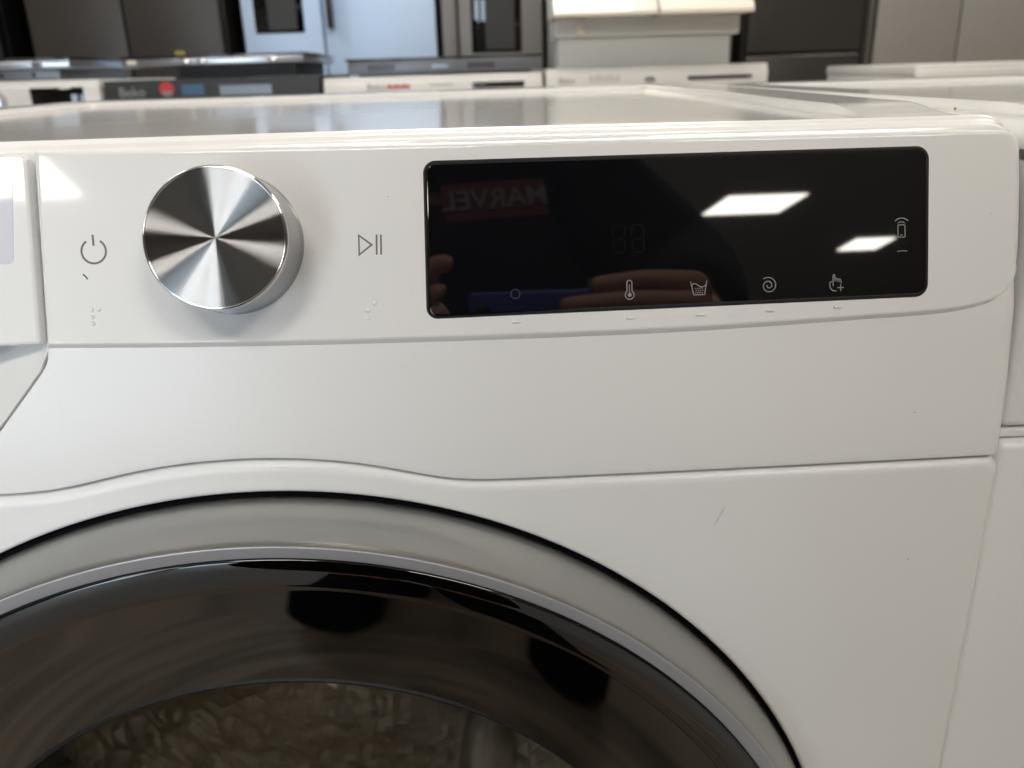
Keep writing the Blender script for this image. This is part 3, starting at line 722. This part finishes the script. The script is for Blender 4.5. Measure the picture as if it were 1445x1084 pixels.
# hobs and boxes standing on that row
def hob(x0, x1, z0, z1, y0, label, tm, bodym, zsplit, bx0, bx1, vents, knobs=()):
    t = thing('built_in_hob', label, 'hob', ((x0 + x1) / 2, y0, z0)); cx = (x0 + x1) / 2
    boxo('base_casing', (bx0 - cx, bx1 - cx, 0.015, 0.45, 0.0, zsplit - z0), bodym, t, 0.002)
    boxo('top_plate', (x0 - cx, x1 - cx, 0.0, 0.50, zsplit - z0 + .0005, z1 - z0), tm, t, 0.003)
    boxo('glass_top', (x0 - cx - 0.006, x1 - cx + 0.006, -0.004, 0.506, z1 - z0 + .0005, z1 - z0 + 0.005), M['glass_black'], t, 0.001)
    for v in vents:
        boxo('vent_slot', (v - cx - 0.0025, v - cx + 0.0025, 0.0105, 0.0148, 0.008, zsplit - z0 - 0.008), M['black'], t)
    for kx, km in knobs:
        boxo('fitting', (kx - cx - 0.012, kx - cx + 0.012, -0.006, -0.0002, zsplit - z0 + 0.004, z1 - z0 - 0.004), km, t, 0.003)
    return t
hob(-1.36, -0.92, 0.8780, 0.926, 2.02, 'silver edged hob standing on the far left white machine', M['silver_edge'], M['grey_metal'], 0.905, -1.30, -0.955, [-1.19, -1.10, -1.02], [(-1.0, M['grey_metal'])])
hob(-0.79, -0.335, 0.8712, 0.922, 2.02, 'wide silver edged hob with a vented black base on the graphite machine', M['silver_edge'], M['dark_machine'], 0.903, -0.66, -0.36, [-0.645 + 0.011 * i for i in range(26)],
    [(-0.765, M['cream']), (-0.63, M['chrome']), (-0.59, M['chrome']), (-0.41, M['chrome'])])
hob(-0.225, 0.265, 0.863, 0.901, 2.02, 'dark grey metal hob with small vent holes above the row of red print', M['grey_metal'], M['grey_metal'], 0.868, -0.20, 0.24, [],
    [])
# small vents on that hob's front edge
hb = [o for o in COL.objects if o.name.startswith('built_in_hob')][-1]
for gx in (-0.15, 0.105):
    for i in range(7):
        boxo('vent_slot', (gx + 0.010 * i - 0.02 - 0.0025 - 0.02, gx + 0.010 * i - 0.02 + 0.0025 - 0.02, -0.0012, -0.0002, 0.014, 0.028), M['black'], hb)
boxo('name_plate', (-0.03, 0.01, -0.0014, -0.0003, 0.016, 0.025), M['silver_edge'], hb)
# yellow tag on the left hob
o = boxo('price_tag', (-0.012, 0.012, -0.001, 0.001, 0.0, 0.010), M['yellow']); o.location = (-0.645, 2.03, 0.9285); o['label'] = 'tiny yellow tag standing on the wide silver edged hob'; o['category'] = 'tag'

# tall pale chest with a white sloping front, coloured cream for ceiling light, on the right white machine
t = thing('display_stand', 'pale grey chest with an overhanging white sloping panel, coloured cream as if lit, standing on a white machine', 'display stand', (0.54, 2.02, 0.8685))
boxo('base_box', (-0.222, 0.222, 0.012, 0.14, 0.0, 0.072), M['chest'], t, 0.003)
boxo('neck_box', (-0.232, 0.242, 0.0, 0.15, 0.0725, 0.119), M['chest'], t, 0.003)
boxo('bracket', (-0.178, -0.160, -0.012, -0.0005, 0.078, 0.106), M['cream'], t, 0.002)
def slope(x0, x1):
    bm = bmesh.new(); P = [(-0.075, 0.1195), (0.12, 0.1195), (0.16, 0.33), (0.06, 0.33), (-0.075, 0.128)]
    loops(bm, [[(x0, y, z) for y, z in P], [(x1, y, z) for y, z in P]], True, True); return bm
finish('lit_white_panel', slope(-0.242, 0.0165), M['cream'], t); finish('lit_white_panel', slope(0.0185, 0.254), M['cream'], t)
boxo('panel_strip', (-0.16, 0.0, -0.02, -0.0005, 0.1125, 0.1185), M['white_machine'], t); boxo('panel_strip', (0.03, 0.17, -0.02, -0.0005, 0.1125, 0.1185), M['white_machine'], t)
ca = bmesh.new(); tube(ca, [(0.010, 0.03, 0.29), (0.006, -0.03, 0.20), (0.016, -0.07, 0.145), (0.017, -0.082, 0.127), (0.012, -0.03, 0.115)], 0.0022, 6); finish('cable', ca, M['grey_metal'], t, smooth=True)

# ------------------------------------------------------------------ fridges along the back
def fridge(x0, x1, m, label, seams=(), disp_=None, side=None, handles=(), y=3.8, low=None, h=1.82, gapm=None):
    t = thing('fridge', label, 'fridge', ((x0 + x1) / 2, y, 0), 'fridges along the back'); cx = (x0 + x1) / 2
    boxo('cabinet', (x0 - cx, x1 - cx, 0.04, 0.70, 0.03, h), side or m, t, 0.004)
    xs = [x0] + list(seams) + [x1]
    for a, b in zip(xs, xs[1:]):
        boxo('door', (a - cx + 0.003, b - cx - 0.003, -0.03, 0.035, (low or 0.06) + 0.004, h - 0.005), m, t, 0.008, 3)
    if low: boxo('drawer_front', (x0 - cx + 0.003, x1 - cx - 0.003, -0.03, 0.035, 0.06, low - 0.006), m, t, 0.008, 3)
    if disp_:
        a, b, z0, z1 = disp_
        d = boxo('dispenser', (a - cx, b - cx, -0.034, -0.031, z0, z1), M['glass_black'], t, 0.0008)
        boxo('dispenser_niche', (a - cx + (b - a) * .28, a - cx + (b - a) * .86, -0.0385, -0.0345, z0 + 0.012, z1 - 0.13), M['dark_f'], d)
        boxo('dispenser_nozzle', (a - cx + (b - a) * .45, a - cx + (b - a) * .6, -0.055, -0.039, z1 - 0.2, z1 - 0.15), M['silver_edge'], d, 0.003)
    for hx, hz0, hz1, hm in handles:
        boxo('handle', (hx - cx - 0.012, hx - cx + 0.012, -0.075, -0.031, hz0, hz1), hm, t, 0.005)
    boxo('plinth', (x0 - cx + 0.01, x1 - cx - 0.01, 0.05, 0.6, 0.0, 0.029), M['black'], t)
    return t
fridge(-2.75, -1.96, M['black'], 'black glossy fridge at the far left edge of the photo', y=3.8, seams=(-2.06,))
fridge(-1.83, -0.997, M['graphite_f'], 'graphite double door fridge left of the silver fridge', seams=(-1.415,))
t = fridge(-0.91, -0.058, M['silver_f'], 'pale silver double door fridge with black dispenser and dark handle groove', seams=(-0.555,), disp_=(-0.852, -0.638, 1.05, 1.45), side=M['dark_f'],
       handles=((-0.520, 1.06, 1.6, M['dark_f']),))
fridge(-0.040, 0.415, M['grey_f'], 'grey single door fridge with tall black dispenser panel', disp_=(0.095, 0.318, 0.945, 1.40), side=M['graphite_f'], seams=(0.035,))
fridge(0.432, 1.285, M['grey_f'], 'dark grey fridge behind the pale chest', seams=(0.85,), y=3.84)
fridge(1.335, 1.865, M['graphite_f'], 'dark fridge with a freezer drawer right of the pale chest', low=0.905)
fridge(1.925, 2.85, M['taupe_f'], 'taupe double door fridge at the right', seams=(2.312,))
bm = bmesh.new(); box(bm, -7, 9, 4.62, 4.66, 0, 2.4); structure('partition', bm, M['wall_dark'])

# ------------------------------------------------------------------ the photographer, seen only in reflections
def skin_obj(name, chains, m, parent, sub=2, root=0):
    verts = []; edges = []; radii = []; idx = {}
    for ch in chains:
        prev = None
        for p in ch:
            k = tuple(round(c, 4) for c in p[:3])
            if k not in idx: idx[k] = len(verts); verts.append(p[:3]); radii.append(p[3])
            if prev is not None and prev != idx[k]: edges.append((prev, idx[k]))
            prev = idx[k]
    me = bpy.data.meshes.new(name); me.from_pydata(verts, edges, [])
    o = bpy.data.objects.new(name, me); COL.objects.link(o)
    if parent: o.parent = parent
    o.modifiers.new('skin', 'SKIN')
    for i, r in enumerate(radii): me.skin_vertices[0].data[i].radius = r if isinstance(r, tuple) else (r, r)
    for i in range(len(verts)): me.skin_vertices[0].data[i].use_root = (i == root)
    s = o.modifiers.new('sub', 'SUBSURF'); s.levels = sub; s.render_levels = sub
    dg = bpy.context.evaluated_depsgraph_get(); me2 = bpy.data.meshes.new_from_object(o.evaluated_get(dg))
    o.modifiers.clear(); o.data = me2; bpy.data.meshes.remove(me); me2.materials.clear(); me2.materials.append(m)
    for p in me2.polygons: p.use_smooth = True
    return o
pe = thing('person', 'photographer in a black jumper with a printed chest, holding a phone in both hands', 'person', (0.0, -0.80, 0.0))
PX, PY = 0.0, -0.80
def L(*c): return (c[0] - PX, c[1] - PY, c[2], c[3])
ARM_R = [(0.03, -.79, 1.28), (0.17, -.785, 1.255), (0.275, -.70, 1.12), (0.318, -.56, 0.985), (0.290, -.44, 0.925), (0.272, -.380, 0.897), (0.262, -.362, 0.885)]
ARM_L = [(0.03, -.79, 1.28), (-0.12, -.785, 1.255), (-0.21, -.70, 1.11), (-0.17, -.58, 0.975), (-0.06, -.46, 0.915), (0.030, -.385, 0.880), (0.045, -.365, 0.875)]
def limb(P, R): return [L(*p, r) for p, r in zip(P, R)]
body = skin_obj('body', [
    [L(0.01, -.80, 0.88, .15), L(0.02, -.80, 1.02, .145), L(0.03, -.795, 1.15, .16), L(0.03, -.79, 1.28, .12), L(0.03, -.785, 1.38, .055), L(0.04, -.765, 1.44, .06), L(0.04, -.76, 1.51, .085), L(0.04, -.765, 1.59, .08)],
    limb(ARM_R, (.12, .075, .055, .045, .035, .027, .028)), limb(ARM_L, (.12, .075, .055, .045, .035, .027, .028)),
    [L(0.01, -.80, 0.88, .15), L(0.11, -.80, 0.80, .10), L(0.08, -.68, 0.45, .065), L(0.01, -.60, 0.10, .045), L(0.03, -.50, 0.035, .035)],
    [L(0.01, -.80, 0.88, .15), L(-0.10, -.80, 0.80, .10), L(-0.12, -.68, 0.45, .065), L(-0.10, -.60, 0.10, .045), L(-0.12, -.50, 0.035, .035)]], M['skin'], pe)
def clothing(name, chains, m): return skin_obj(name, chains, m, pe)
clothing('jumper', [
    [L(0.015, -.80, 0.83, .23), L(0.02, -.80, 1.02, .235), L(0.03, -.795, 1.15, .24), L(0.03, -.79, 1.28, .18), L(0.03, -.787, 1.355, .08)],
    limb(ARM_R[:6], (.18, .115, .085, .068, .054, .042)), limb(ARM_L[:6], (.18, .115, .085, .068, .054, .042))], M['jumper'])
clothing('trousers', [
    [L(0.01, -.80, 0.88, .20), L(0.10, -.80, 0.80, .15), L(0.08, -.68, 0.45, .11), L(0.01, -.60, 0.13, .085)],
    [L(0.01, -.80, 0.88, .20), L(-0.09, -.80, 0.80, .15), L(-0.12, -.68, 0.45, .11), L(-0.10, -.60, 0.13, .085)]], M['trousers'])
clothing('shoe', [[L(0.0, -.64, 0.045, .052), L(0.01, -.56, 0.050, .060), L(0.03, -.47, 0.050, .056), L(0.08, -.345, 0.042, .036)]], M['jumper'])
clothing('shoe', [[L(-0.09, -.64, 0.045, .052), L(-0.10, -.56, 0.050, .060), L(-0.105, -.47, 0.050, .056), L(-0.150, -.362, 0.042, .042)]], M['jumper'])
clothing('hair', [[L(0.04, -.80, 1.53, .085), L(0.04, -.79, 1.61, .085), L(0.04, -.755, 1.645, .06)]], M['trousers'])
clothing('nose', [[L(0.04, -.672, 1.54, .010), L(0.04, -.655, 1.505, .016)]], M['skin'])
for sx in (-1, 1):
    bm = bmesh.new(); bmesh.ops.create_uvsphere(bm, u_segments=12, v_segments=8, radius=0.012); o = finish('eye', bm, M['logo_white'], pe, smooth=True); o.location = (0.04 + 0.032 * sx - PX, -.682 - PY, 1.54)
    clothing('ear', [[L(0.04 + 0.085 * sx, -.765, 1.55, .012), L(0.04 + 0.087 * sx, -.765, 1.51, .010)]], M['skin'])
clothing('mouth', [[L(0.018, -.676, 1.47, .006), L(0.04, -.670, 1.468, .007), L(0.062, -.676, 1.47, .006)]], M['logo_red'])
# printed chest: dark red box with white letters
lg = finish('chest_print', (lambda b: (box(b, -0.057, 0.057, -0.003, 0.003, -0.022, 0.022, 0.001), b)[1])(bmesh.new()), M['logo_red'], pe)
lg.location = (0.112 - PX, -0.546 - PY, 1.085); lg.rotation_euler = (0, 0.10, pi - 0.12)
tx = text('chest_lettering', 'MARVEL', 0, 0, 0.032, M['logo_white'], lg, -0.0046, bold=0.0004)
# hands: palms and five fingers each closed round the phone
def hold(s, cx, wx, z0, parent, fingers, yf=-0.316):
    # s=+1 right end of the phone, -1 left end; fingers lie across the case
    palm = skin_obj('hand', [[L(wx, -.368, z0 - .002, .024), L(cx + .012 * s, -.356, z0 + .006, .026), L(cx + .004 * s, -.347, z0 + .010, .022)]], M['skin'], parent)
    for ln, dz in fingers:
        skin_obj('finger', [[L(cx + .010 * s, -.350, z0 + dz * .55 + .004, .0110), L(cx + .004 * s, yf - .003, z0 + dz, .0090), L(cx - ln * .5 * s, yf, z0 + dz + .002, .0083), L(cx - ln * s, yf - .001, z0 + dz - .001, .0070)]], M['skin'], palm)
    skin_obj('thumb', [[L(cx + .006 * s, -.356, z0 - .012, .012), L(cx - .012 * s, -.358, z0 - .024, .0105), L(cx - .040 * s, -.352, z0 - .018, .0085)]], M['skin'], palm)
hold(1, 0.262, 0.275, 0.880, pe, ((.085, .026), (.110, .010), (.100, -.006), (.070, -.022)))
hold(-1, 0.058, 0.045, 0.890, pe, ((.014, .040), (.006, .016), (.004, -.002), (.002, -.020)), -0.326)
ph = thing('phone', 'navy smartphone held level in the photographer\'s hands', 'phone', (0.158, -0.326, 0.868))
ph.rotation_euler = (-0.30, 0, 0)
boxo('phone_case', (-0.075, 0.075, -0.008, 0.0, -0.040, 0.036), M['phone'], ph, 0.003, 3)
boxo('phone_screen', (-0.071, 0.071, -0.0095, -0.0082, -0.036, 0.032), M['glass_black'], ph)
bm = bmesh.new(); lathe(bm, [(0.007, -0.0005), (0.007, 0.0010), (0.0045, 0.0012), (0.004, 0.0004), (0.0002, 0.0004)], (0, 0, 0), 'Y', 24)
o = finish('lens', bm, M['glass_black'], ph); o.location = (-0.064, 0.0004, 0.02)
